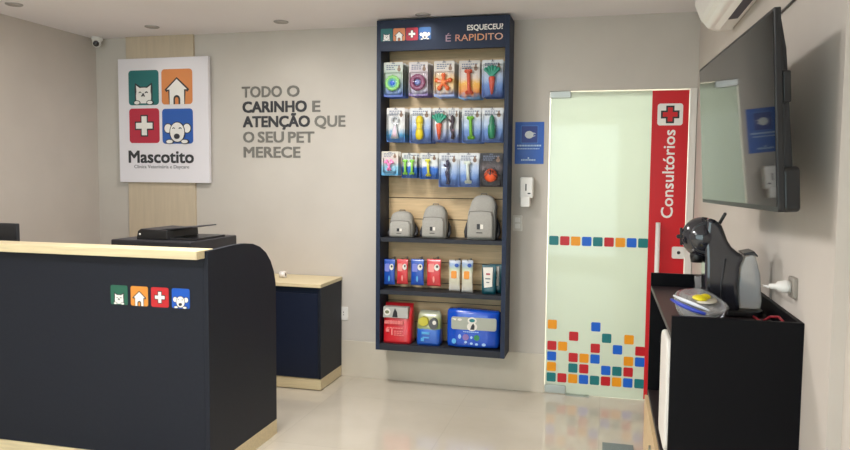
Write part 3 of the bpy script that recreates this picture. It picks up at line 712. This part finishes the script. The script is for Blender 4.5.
# backpacks
bpm = mat('grey_canvas', '#a3a19b', .85, noise=.12, nscale=260, bump=.5); bpd = mat('grey_canvas_seam', '#6f6d68', .85)
def backpack(x0, x1, z0, z1, label, sh=0):
    cx = (x0+x1)/2; W = (x1-x0)/2; h = z1-z0; y = 4.825; D = .060
    t = thing('backpack', label, 'backpack', (cx, y, z0), 'grey pet backpacks on the shelf')
    secs = [(z0, cx, y, W*.93, D*.9, 5), (z0+h*.03, cx, y, W*.98, D, 4.5), (z0+h*.35, cx, y, W, D, 4), (z0+h*.62, cx+sh*.3, y, W*.95, D*.97, 3.6)]
    for a in (20, 40, 58, 74, 84):
        a = math.radians(a); secs.append((z0+h*(.62+.38*math.sin(a)), cx+sh, y, W*.95*math.cos(a)**.62, D*.97*math.cos(a)**.5, 3))
    secs.append((z1, cx+sh, y, W*.10, D*.15, 2.5))
    obj('body', MB().loft(secs, 36), bpm, t)
    w = MB(); pz = z0+h*.64
    w.loft([(z0+h*.035, cx-W*.02, y-D*.82, W*.86, .022, 4.5), (z0+h*.1, cx-W*.02, y-D*.82, W*.88, .027, 4.5), (pz-h*.1, cx-W*.02, y-D*.82, W*.86, .026, 4), (pz, cx-W*.02, y-D*.80, W*.78, .016, 4)], 32)
    pk_ = obj('front_pocket', w, bpm, t)
    obj('zipper', MB().tube([(cx-W*.82, y-D-.008, pz-h*.10), (cx-W*.74, y-D-.004, pz-h*.01), (cx, y-D-.002, pz+h*.01), (cx+W*.70, y-D-.004, pz-h*.01), (cx+W*.78, y-D-.008, pz-h*.10)], .0022, 6), bpd, pk_)
    w = MB(); yy = y-D*.82-.0285
    w.mi = 0; w.box(cx-W*.22, cx-.001, yy, yy+.003, z0+h*.24, z0+h*.36); w.box(cx-W*.25, cx+W*.16, yy, yy+.003, z0+h*.155, z0+h*.175); w.mi = 1; w.box(cx+.001, cx+W*.20, yy, yy+.003, z0+h*.25, z0+h*.35)
    obj('emblem', w, [ink_m, cream], pk_)
    obj('top_handle', MB().tube([(cx+sh-.022, y, z1-h*.04), (cx+sh-.018, y, z1+.008), (cx+sh+.018, y, z1+.008), (cx+sh+.022, y, z1-h*.04)], .004, 6), bpd, t)
    for s in (-1, 1):
        x = cx+s*(W+.004); obj('strap', MB().tube([(x-s*.02, y+D*.9, z0+h*.55), (x+s*.004, y+D*.6, z0+h*.34), (x+s*.010, y+.01, z0+h*.16), (x+s*.004, y-.01, z0+.012)], [.006, .010, .014, .010], 8), ink_m, t, label='black shoulder strap')
    obj('side_seam', MB().tube([(cx+W*.97, y-D*.5, z0+h*.05), (cx+W*.985, y-D*.5, z0+h*.4), (cx+W*.90, y-D*.48, z0+h*.68), (cx+W*.55, y-D*.4, z0+h*.88)], .0022, 6), bpd, t)
backpack(-1.486, -1.310, 1.0845, 1.268, 'smallest grey backpack, left end of the shelf', 0)
backpack(-1.247, -1.068, 1.0845, 1.316, 'medium grey backpack in the middle of the shelf', .004)
backpack(-.925, -.722, 1.0845, 1.392, 'largest grey backpack, right end of the shelf', .012)

# bottom shelf bags
ZB = SZ0+.0455
t = thing('food_bag', 'red pet food bag with a dog photo on its top panel', 'pet food bag', (-1.42, 4.82, ZB))
redb = mat('bag_red', '#d2222e', .3, coat=.4)
w = MB(); w.loft([(ZB, -1.417, 4.825, .104, .070, 6), (ZB+.02, -1.417, 4.825, .106, .072, 5), (ZB+.20, -1.417, 4.83, .105, .060, 5), (ZB+.255, -1.417, 4.835, .104, .02, 5), (ZB+.282, -1.417, 4.835, .105, .002, 8)], 40)
obj('bag', w, redb, t)
w = MB(); y = 4.751
w.mi = 0; w.prism([(-1.517, ZB+.185), (-1.332, ZB+.185), (-1.335, ZB+.262), (-1.514, ZB+.262)], y+.002, y+.06)
w.mi = 1; w.prism(circ(-1.486, ZB+.225, .024, .026, 16), y-.001, y+.06); w.mi = 2; w.prism([(-1.447, ZB+.19), (-1.408, ZB+.19), (-1.412, ZB+.225), (-1.428, ZB+.255), (-1.44, ZB+.225)], y-.001, y+.06)
w.mi = 3; w.prism(circ(-1.486, ZB+.225, .016, .012, 12), y-.002, y+.06)
obj('label_panel', w, [mat('print_silver', '#b4b4b0', .4), cream, pk, mat('print_olive', '#7a7f60', .4)], t)
w = MB(); y = 4.7535; rp = mat('print_rose', '#f08a88', .4)
for x0, x1, z, h in ((-1.505, -1.365, .140, .022), (-1.49, -1.37, .108, .006), (-1.455, -1.445, .060, .045), (-1.435, -1.37, .085, .006), (-1.435, -1.38, .072, .006), (-1.435, -1.36, .058, .006)):
    x = x0
    while x < x1-.001: l = min(random.uniform(.012, .018), x1-x); w.box(x, x+l, y-.0025, y+.012, ZB+z, ZB+z+h); x += l+.005
w.box(-1.495, -1.470, y-.0025, y+.012, ZB+.082, ZB+.104)
obj('print', w, rp, t)
t = thing('food_bag', 'small blue pet food bag with yellow top beside the red bag', 'pet food bag', (-1.185, 4.82, ZB))
w = MB(); w.loft([(ZB, -1.188, 4.82, .085, .060, 6), (ZB+.02, -1.188, 4.82, .087, .062, 5), (ZB+.15, -1.188, 4.825, .087, .055, 4), (ZB+.21, -1.188, 4.83, .083, .022, 4), (ZB+.24, -1.188, 4.83, .070, .002, 6)], 40)
obj('bag', w, ramp_mat('bag_blue_yellow', [(0, '#1450b0'), (.46, '#1f62c4'), (.5, '#8a9a58'), (.75, '#9a9f64'), (1, '#b4b8a8')], noise=.03, nscale=6), t)
w = MB(); y = 4.757
w.mi = 0; w.prism(circ(-1.222, ZB+.168, .036, .032, 14), y+.004, y+.05); w.mi = 1; w.prism(circ(-1.150, ZB+.155, .032, .040, 14), y+.004, y+.05); w.mi = 2; w.prism(circ(-1.142, ZB+.165, .014, .016, 10), y+.002, y+.05)
w.mi = 3; w.box(-1.232, -1.175, y-.001, y+.01, ZB+.080, ZB+.095); w.box(-1.225, -1.18, y-.001, y+.01, ZB+.052, ZB+.060); w.box(-1.238, -1.215, y-.001, y+.01, ZB+.030, ZB+.052)
obj('print', w, [mat('print_yellow', '#c8c044', .4), mat('print_grey', '#55585c', .4), cream, sky], t)
t = thing('pad_pack', 'long bright blue pack of pads filling the right of the bottom shelf', 'pad pack', (-.865, 4.81, ZB))
bb = mat('pack_blue', '#1150c8', .25, coat=.5)
w = MB()
rings = []
for x, hz, hd in ((-1.056, .004, .002), (-1.052, .120, .030), (-1.040, .134, .058), (-.97, .136, .068), (-.86, .134, .070), (-.77, .130, .068), (-.697, .128, .058), (-.683, .118, .030), (-.678, .004, .002)):
    rings.append([(x, 4.81+hd*math.copysign(abs(math.cos(a))**.35, math.cos(a)), ZB+.137+hz*math.copysign(abs(math.sin(a))**.35, math.sin(a))) for a in (2*PI*j/32 for j in range(32))])
w.rings(rings); obj('wrapper', w, bb, t)
w = MB(); y = 4.737
w.mi = 0; w.prism(rrect(-1.015, -.700, ZB+.135, ZB+.222, .014), y+.002, y+.03)
w.mi = 1; w.prism(circ(-.868, ZB+.200, .032, .024, 18), y, y+.03); w.mi = 2; w.prism(circ(-.868, ZB+.202, .020, .012, 14), y-.001, y+.03)
w.mi = 1; w.prism(circ(-.868, ZB+.158, .036, .030, 16), y+.001, y+.03); w.mi = 3; w.prism([(-.882, ZB+.138), (-.852, ZB+.138), (-.850, ZB+.165), (-.860, ZB+.182), (-.872, ZB+.165)], y-.001, y+.03)
w.mi = 1; w.prism([(-1.012, ZB+.210), (-.985, ZB+.196), (-.978, ZB+.210)], y, y+.03); w.prism(circ(-.955, ZB+.204, .016, .009, 10), y, y+.03)
obj('window', w, [mat('pad_window', '#a8aca0', .3), cream, teal_m, pk], t, label='grey window band showing the pads')
w = MB()
for mi, x, z, rx, rz in ((0, -.995, .050, .016, .018), (1, -.955, .085, .010, .016), (2, -.912, .082, .022, .022), (1, -.872, .082, .008, .010), (3, -.835, .082, .020, .020), (1, -.912, .048, .010, .008), (1, -.872, .040, .010, .008), (1, -.835, .036, .010, .008), (1, -.785, .036, .014, .010)):
    w.mi = mi; w.prism(circ(x, ZB+z, rx, rz, 14), y+.001, y+.03)
w.mi = 1
x = -.93
while x < -.82: w.box(x, x+.010, y, y+.02, ZB+.118, ZB+.124); x += .014
obj('print', w, [sky, mat('print_ice', '#a8ccf4', .4), mat('print_mauve', '#8a70b0', .4), mat('print_leaf', '#2f8a50', .4)], t)

# ================================================================ RIGHT SIDE
# ---------------------------------------------------------------- television on the right wall
tv = thing('television', 'large black flat television tilted out from the right wall', 'television', (.3838, 2.451, 1.6884), rot=None)
a, tl, rl = .0559, .055, .009
n = Vector((-math.cos(a)*math.cos(tl), -math.sin(a)*math.cos(tl), -math.sin(tl)))
u = Vector((math.sin(a), -math.cos(a), 0)); v = u.cross(n); v = v if v.z > 0 else -v
u2 = math.cos(rl)*u+math.sin(rl)*v; v2 = -math.sin(rl)*u+math.cos(rl)*v
Mx = Matrix((u2, -n, v2)).transposed()        # local x = along the set, local y = into the wall, local z = up
tv.rotation_euler = Mx.to_euler()
HW, HH = .50, .2575
obj('bezel', MB().prism(rrect(-HW, HW, -HH, HH, .006), 0, .016), pblack_m, tv, bevel=.002, local=True)
obj('screen', B(-HW+.009, HW-.009, -.0012, .0005, -HH+.014, HH-.009), mat('screen_glass', '#15171a', .035, spec=.6), tv, local=True)
w = MB(); w.loft([(-HH+.02, 0, .028, HW-.03, .018, 8), (-HH+.12, 0, .030, HW-.03, .022, 8), (HH-.10, 0, .026, HW-.03, .014, 8), (HH-.02, 0, .02, HW-.03, .006, 8)], 40)
obj('rear_shell', w, mat('tv_back', '#25282d', .5), tv, local=True)
obj('rear_housing', MB().prism(rrect(-HW+.02, HW-.012, -HH-.002, -HH+.115, .015), .016, .058), pblack_m, tv, bevel=.008, local=True, label='thicker lower rear housing')
w = MB(); w.box(-.38, -.14, .04, .055, -.08, .10); obj('bracket_plate', w, pblack_m, tv, bevel=.002, local=True)
w = MB(); w.box(-.30, -.26, .05, .10, -.01, .03); obj('bracket_arm', w, pblack_m, tv, local=True)
w = MB(); w.mi = 0; w.box(HW-.09, HW-.012, .02, .040, .02, .10); obj('side_ports', w, pblack_m, tv, local=True, bevel=.004)
t = thing('tv_wall_bracket', 'black wall bracket behind the television', 'bracket', (.56, 2.69, 1.60))
obj('wall_plate', B(.558, XR, 2.60, 2.78, 1.60, 1.78), pblack_m, t, bevel=.002)
obj('pivot', B(.505, .558, 2.66, 2.72, 1.66, 1.73), pblack_m, t, bevel=.003)
# thin cable above
o = obj('wall_cable', MB().tube([(XR-.005, 3.6, 2.085), (XR-.005, 2.6, 2.088), (XR-.005, 1.99, 2.09)], .004, 6), pgrey_m); tag(o, 'thin dark cable clipped along the right wall above the television', 'cable')

# ---------------------------------------------------------------- air conditioner
t = thing('air_conditioner', 'white split air conditioner high on the right wall', 'air conditioner', (.5, 3.25, 2.27))
prof = [(XR, 2.2300), (.50, 2.2230), (.455, 2.2350), (.418, 2.2800), (.392, 2.3450), (.388, 2.4450), (.405, 2.4900), (.44, 2.5050), (XR, 2.5050)]
w = MB(); w.prism(prof, 2.85, 3.66); obj('casing', w, white_m, t, bevel=.012)
obj('air_flap', MB().prism([(.425, 2.2610), (.500, 2.2150), (.503, 2.2200), (.430, 2.2680)], 2.93, 3.60), white_m, t, bevel=.001)
obj('outlet_slot', MB().prism([(.436, 2.2570), (.50, 2.2205), (.545, 2.2245), (.545, 2.2450), (.46, 2.2650)], 2.95, 3.40), mat('slot_navy', '#20223a', .5), t, label='dark air outlet slot')
obj('front_panel_line', B(.386, .392, 2.87, 3.64, 2.3750, 2.3790), pgrey_m, t)
obj('side_cap', MB().prism([(p[0]+(.004 if p[0] < .5 else 0), p[1]) for p in prof], 3.66, 3.668), wpaint_m, t)

# ---------------------------------------------------------------- black cabinet with coffee things
CX0, CX1, CY0, CY1, CT = .205, .5695, 2.228, 3.25, 1.103
t = thing('black_cabinet', 'black open cabinet with raised edges along the right wall', 'cabinet', (.385, 2.74, 0))
obj('end_panel', B(CX0, CX1, CY0, CY0+.018, 0, CT), black_m, t, bevel=.001)
obj('end_panel', B(CX0, CX1, CY1-.018, CY1, 0, CT), black_m, t, bevel=.001)
obj('rear_panel', B(CX1-.014, CX1, CY0+.018, CY1-.018, .05, CT), black_m, t, bevel=.001)
obj('top_board', B(CX0+.001, CX1-.014, CY0+.018, CY1-.018, 1.028, 1.046), blackb_m, t, bevel=.0015)
obj('shelf_board', B(CX0+.001, CX1-.014, CY0+.018, CY1-.018, .560, .580), blackb_m, t, bevel=.0015)
obj('bottom_board', B(CX0+.02, CX1-.014, CY0+.018, CY1-.018, .05, .07), black_m, t)
for y0, y1 in ((CY0+.020, 2.737), (2.741, CY1-.020)):
    d = obj('door', B(CX0-.012, CX0+.006, y0, y1, .055, .556), wood_m, t, bevel=.001, label='light oak cupboard door')
    obj('handle', B(CX0-.020, CX0-.012, 2.715 if y0 < 2.5 else 2.755, 2.723 if y0 < 2.5 else 2.763, .40, .50), metal_m, d)
t = thing('white_appliance', 'white round-cornered appliance inside the open black cabinet', 'appliance', (.36, 2.38, .5805))
w = MB(); w.prism([(p[0], p[1]) for p in rrect(2.256, 2.50, .655, 1.020, .045)], .225, .50, 'x'); obj('casing', w, white_m, t, bevel=.012)
w = MB(); w.prism([(p[0], p[1]) for p in rrect(2.260, 2.496, .660, 1.015, .042)], .196, .226, 'x'); obj('front', w, wpaint_m, t, bevel=.010)
obj('base', B(.235, .47, 2.27, 2.485, .5805, .656), pgrey_m, t, bevel=.004, label='dark grey base')

# coffee machine
ZT = 1.0465; YC = 2.66; HY = .062
t = thing('coffee_machine', 'black pod coffee machine with round head and clear water tank', 'coffee machine', (.43, YC, ZT))
body = [(.352, ZT+.012), (.347, 1.10), (.345, 1.17), (.343, 1.235), (.338, 1.30), (.345, 1.385), (.372, 1.377), (.394, 1.358), (.405, 1.330), (.414, 1.306), (.428, 1.284), (.450, 1.266), (.470, 1.256), (.456, 1.215), (.452, 1.14), (.462, ZT+.012)]
obj('body', MB().prism(body, YC-HY, YC+HY), gloss_m, t, bevel=.014)
obj('base', MB().prism(rrect(.285, .540, YC-.078, YC+.078, .05), ZT, ZT+.020, 'z'), pblack_m, t, bevel=.004)
hd = obj('head', MB().ball((.337, YC, 1.313), (.071, .066, .071), 28), gloss_m, t)
obj('head_ring', MB().torus((.345, YC-.046, 1.313), .050, .006, 32, 8), pgrey_m, hd)
obj('lever', MB().capsule((.388, YC, 1.352), (.408, YC-.01, 1.396), .006), pblack_m, t)
obj('capsule_handle', MB().capsule((.285, YC, 1.312), (.258, YC, 1.312), .008), pblack_m, t, label='short front handle')
obj('temperature_knob', MB().capsule((.268, YC-.0, 1.285), (.266, YC, 1.340), .005), pblack_m, t)
obj('spout', MB().lathe([(.020, 0), (.024, .02), (.024, .045)], (.322, YC, 1.222), 18), pblack_m, t)
tank = [(.458, ZT+.024), (.455, 1.14), (.459, 1.215), (.474, 1.256), (.500, 1.262), (.508, 1.250), (.524, 1.19), (.532, 1.10), (.530, ZT+.024)]
tk = obj('water_tank', MB().prism(tank, YC-.048, YC+.048), clear_mat('smoky_tank', '#e6e4de', .40, .12), t, bevel=.008)
obj('tank_lid', MB().prism([(.470, 1.256), (.500, 1.263), (.512, 1.252), (.512, 1.258), (.500, 1.272), (.466, 1.264)], YC-.050, YC+.050), pgrey_m, tk)
obj('drip_tray', MB().prism(rrect(.262, .345, YC-.045, YC+.045, .03), ZT+.020, ZT+.034, 'z'), pgrey_m, t, bevel=.003)
obj('side_line', MB().tube([(.400, YC-HY-.0005, ZT+.03), (.396, YC-HY-.0005, 1.15), (.408, YC-HY-.0005, 1.245)], .003, 6), pgrey_m, t)

t = thing('drinking_glass', 'small clear tumbler behind the coffee machine on the black cabinet', 'glass', (.385, 2.99, ZT))
obj('cup', MB().lathe([(.001, .004), (.022, .004), (.030, .085), (.028, .085), (.020, .006), (.001, .006)], (.385, 2.99, ZT-.0035), 24), clear_mat('cup_clear', '#e6eaee', .25, .05), t)

# plastic bag with a yellow sweet inside
t = thing('zip_bag', 'clear plastic zip bag with a blue strip beside the coffee machine', 'plastic bag', (.30, 2.43, ZT))
top = [(.220, 2.36, 1.128), (.232, 2.50, 1.130), (.251, 2.572, 1.132), (.300, 2.576, 1.142), (.347, 2.560, 1.146), (.385, 2.49, 1.124), (.412, 2.42, 1.108), (.358, 2.34, 1.104), (.301, 2.272, 1.106), (.250, 2.290, 1.118)]
bc = Vector((.305, 2.43, 1.12)); rg = []
for s_, z in ((.55, -1), (.86, -.6), (.97, -.22), (1, 0), (.9, .10), (.6, .16), (.02, .20)):
    ring = []
    for i, p in enumerate(top):
        q = bc + (Vector(p)-bc)*s_; zz = q.z + (z*(q.z-ZT-.001) if z < 0 else z*.06*(1-s_)) + (.004*math.sin(7*i+z*9) if -1 < z < .15 else 0)
        ring.append((q.x, q.y, zz))
    rg.append(ring)
w = MB(); w.rings(rg); obj('bag', w, clear_mat('zip_plastic', '#eef2fa', .30, .12), t, subd=1)
obj('zip_strip', MB().tube([(.216, 2.39, 1.128), (.236, 2.33, 1.124), (.270, 2.285, 1.116), (.305, 2.266, 1.108)], [.004, .007, .007, .005], 8), mat('zip_blue', '#2d45b8', .4), t, label='blue zip strip')
obj('zip_strip', MB().tube([(.226, 2.42, 1.136), (.246, 2.36, 1.134), (.280, 2.31, 1.128), (.318, 2.285, 1.116)], [.003, .006, .006, .003], 8), mat('zip_white', '#e8ecf4', .4), t, label='white zip strip')
t = thing('yellow_sweet', 'bright yellow round sweet on a pale disc inside the zip bag', 'sweet', (.316, 2.44, 1.124))
obj('disc', MB().lathe([(.001, 0), (.044, .0), (.044, .004), (.001, .005)], (.318, 2.45, 1.122), 24, sq=(1, 1.9)), mat('disc_cream', '#e6e0cc', .5), t)
w = MB(); w.ball((.308, 2.43, 1.130), (.024, .040, .010), 16); w.ball((.328, 2.46, 1.131), (.018, .026, .009), 12); obj('sweet', w, mat('sweet_yellow', '#f2e21c', .35), t)

# red and black cable, plug
o = obj('power_cord', MB().tube([(.500, 2.60, ZT+.004), (.505, 2.52, ZT+.006), (.500, 2.45, ZT+.012), (.515, 2.40, ZT+.040), (.530, 2.36, ZT+.048), (.538, 2.31, ZT+.036), (.540, 2.27, ZT+.012)], .0042, 8), mat('cord_red', '#8e1826', .4))
tag(o, 'dark red cord looped on the black cabinet behind the machine', 'cord')
o = obj('adapter_cord', MB().tube([(.546, 2.68, 1.146), (.538, 2.60, 1.156), (.512, 2.50, 1.170), (.500, 2.370, 1.186)], .0035, 8), white_m)
tag(o, 'white cord running from the machine to the wall plug', 'cord')
t = thing('wall_plug', 'white plug adapter in the right wall outlet above the black cabinet', 'plug', (.535, 2.36, 1.19))
obj('adapter', MB().lathe([(.005, -.060), (.008, -.056), (.009, -.040), (.016, -.034), (.020, -.014), (.020, 0)], (.556, 2.355, 1.190), 20, 'x'), white_m, t)
t = thing('wall_socket', 'dark-framed wall socket behind the white plug', 'outlet', (XR, 2.345, 1.18))
obj('plate', MB().prism([(p[0], p[1]) for p in rrect(2.318, 2.385, 1.158, 1.222, .008)], .5575, XR, 'x'), mat('socket_grey', '#9a948c', .5), t, bevel=.002)

# mat on the floor
o = obj('floor_mat', B(.020, .19, 3.30, 4.075, .0005, .008), mat('mat_grey', '#7d8987', .9, noise=.15, nscale=300, bump=.4), bevel=.002)
tag(o, 'grey-green floor mat beside the black cabinet', 'mat')

# ================================================================ LIGHT
def area(name, loc, size, power, col, rot=(0, 0, 0), parent=None, sy=None):
    l = bpy.data.lights.new(name, 'AREA'); l.energy = power; l.color = col; l.size = size
    if sy: l.shape = 'RECTANGLE'; l.size_y = sy
    o = bpy.data.objects.new(name, l); C.objects.link(o); o.location = loc; o.rotation_euler = rot
    return o
# out-of-frame desk panel, two unseen panels added as fill, and the clinic's own panel
def panel(x, y, sx, sy_, power, label, col=(1, .965, .93)):
    t = thing('ceiling_panel_light', label, 'ceiling light', (x, y, ZC))
    obj('frame', B(x-sx/2-.01, x+sx/2+.01, y-sy_/2-.01, y+sy_/2+.01, ZC-.012, ZC), white_m, t)
    o = area('panel_lamp', (0, 0, -.016), sx, power, col, sy=sy_); o.parent = t
panel(-1.7, 3.35, .45, .45, 46, 'square ceiling panel light above the front of the reception desk')
panel(-1.9, .9, .6, .6, 60, 'added unseen fill panel on the ceiling in the middle of the room')  # unseen lamp added to brighten the room from the front
panel(-2.6, -1.0, .6, .6, 40, 'added unseen fill panel on the ceiling near the shopfront, left')  # second unseen fill lamp, added behind the camera
panel(-.2, 6.2, 1.2, .6, 160, 'ceiling panel light of the consulting room behind the glass door', (.95, 1, .93))
world = bpy.data.worlds.new('daylight'); bpy.context.scene.world = world; world.use_nodes = True
bg = world.node_tree.nodes['Background']; bg.inputs[0].default_value = (.86, .93, 1, 1); bg.inputs[1].default_value = 4.0

# ================================================================ CAMERA
cam = bpy.data.cameras.new('camera'); co = bpy.data.objects.new('camera', cam); C.objects.link(co)
R_ = Vector((0.96873636, 0.24793674, 0.0087884)); U_ = Vector((-0.02570565, 0.06507763, 0.99754906)); F_ = Vector((-0.24675713, 0.96658796, -0.06941644))
M = Matrix((R_, U_, -F_)).transposed().to_4x4(); M.translation = Vector((0, 0, 1.52)); co.matrix_world = M
cam.sensor_width = 36; cam.lens = 36*704.55/850; cam.clip_start = .05
sc = bpy.context.scene; sc.camera = co
sc.view_settings.view_transform = 'Standard'; sc.view_settings.look = 'None'; sc.view_settings.gamma = 1; sc.view_settings.use_curve_mapping = False
sc.view_settings.exposure = 0.03
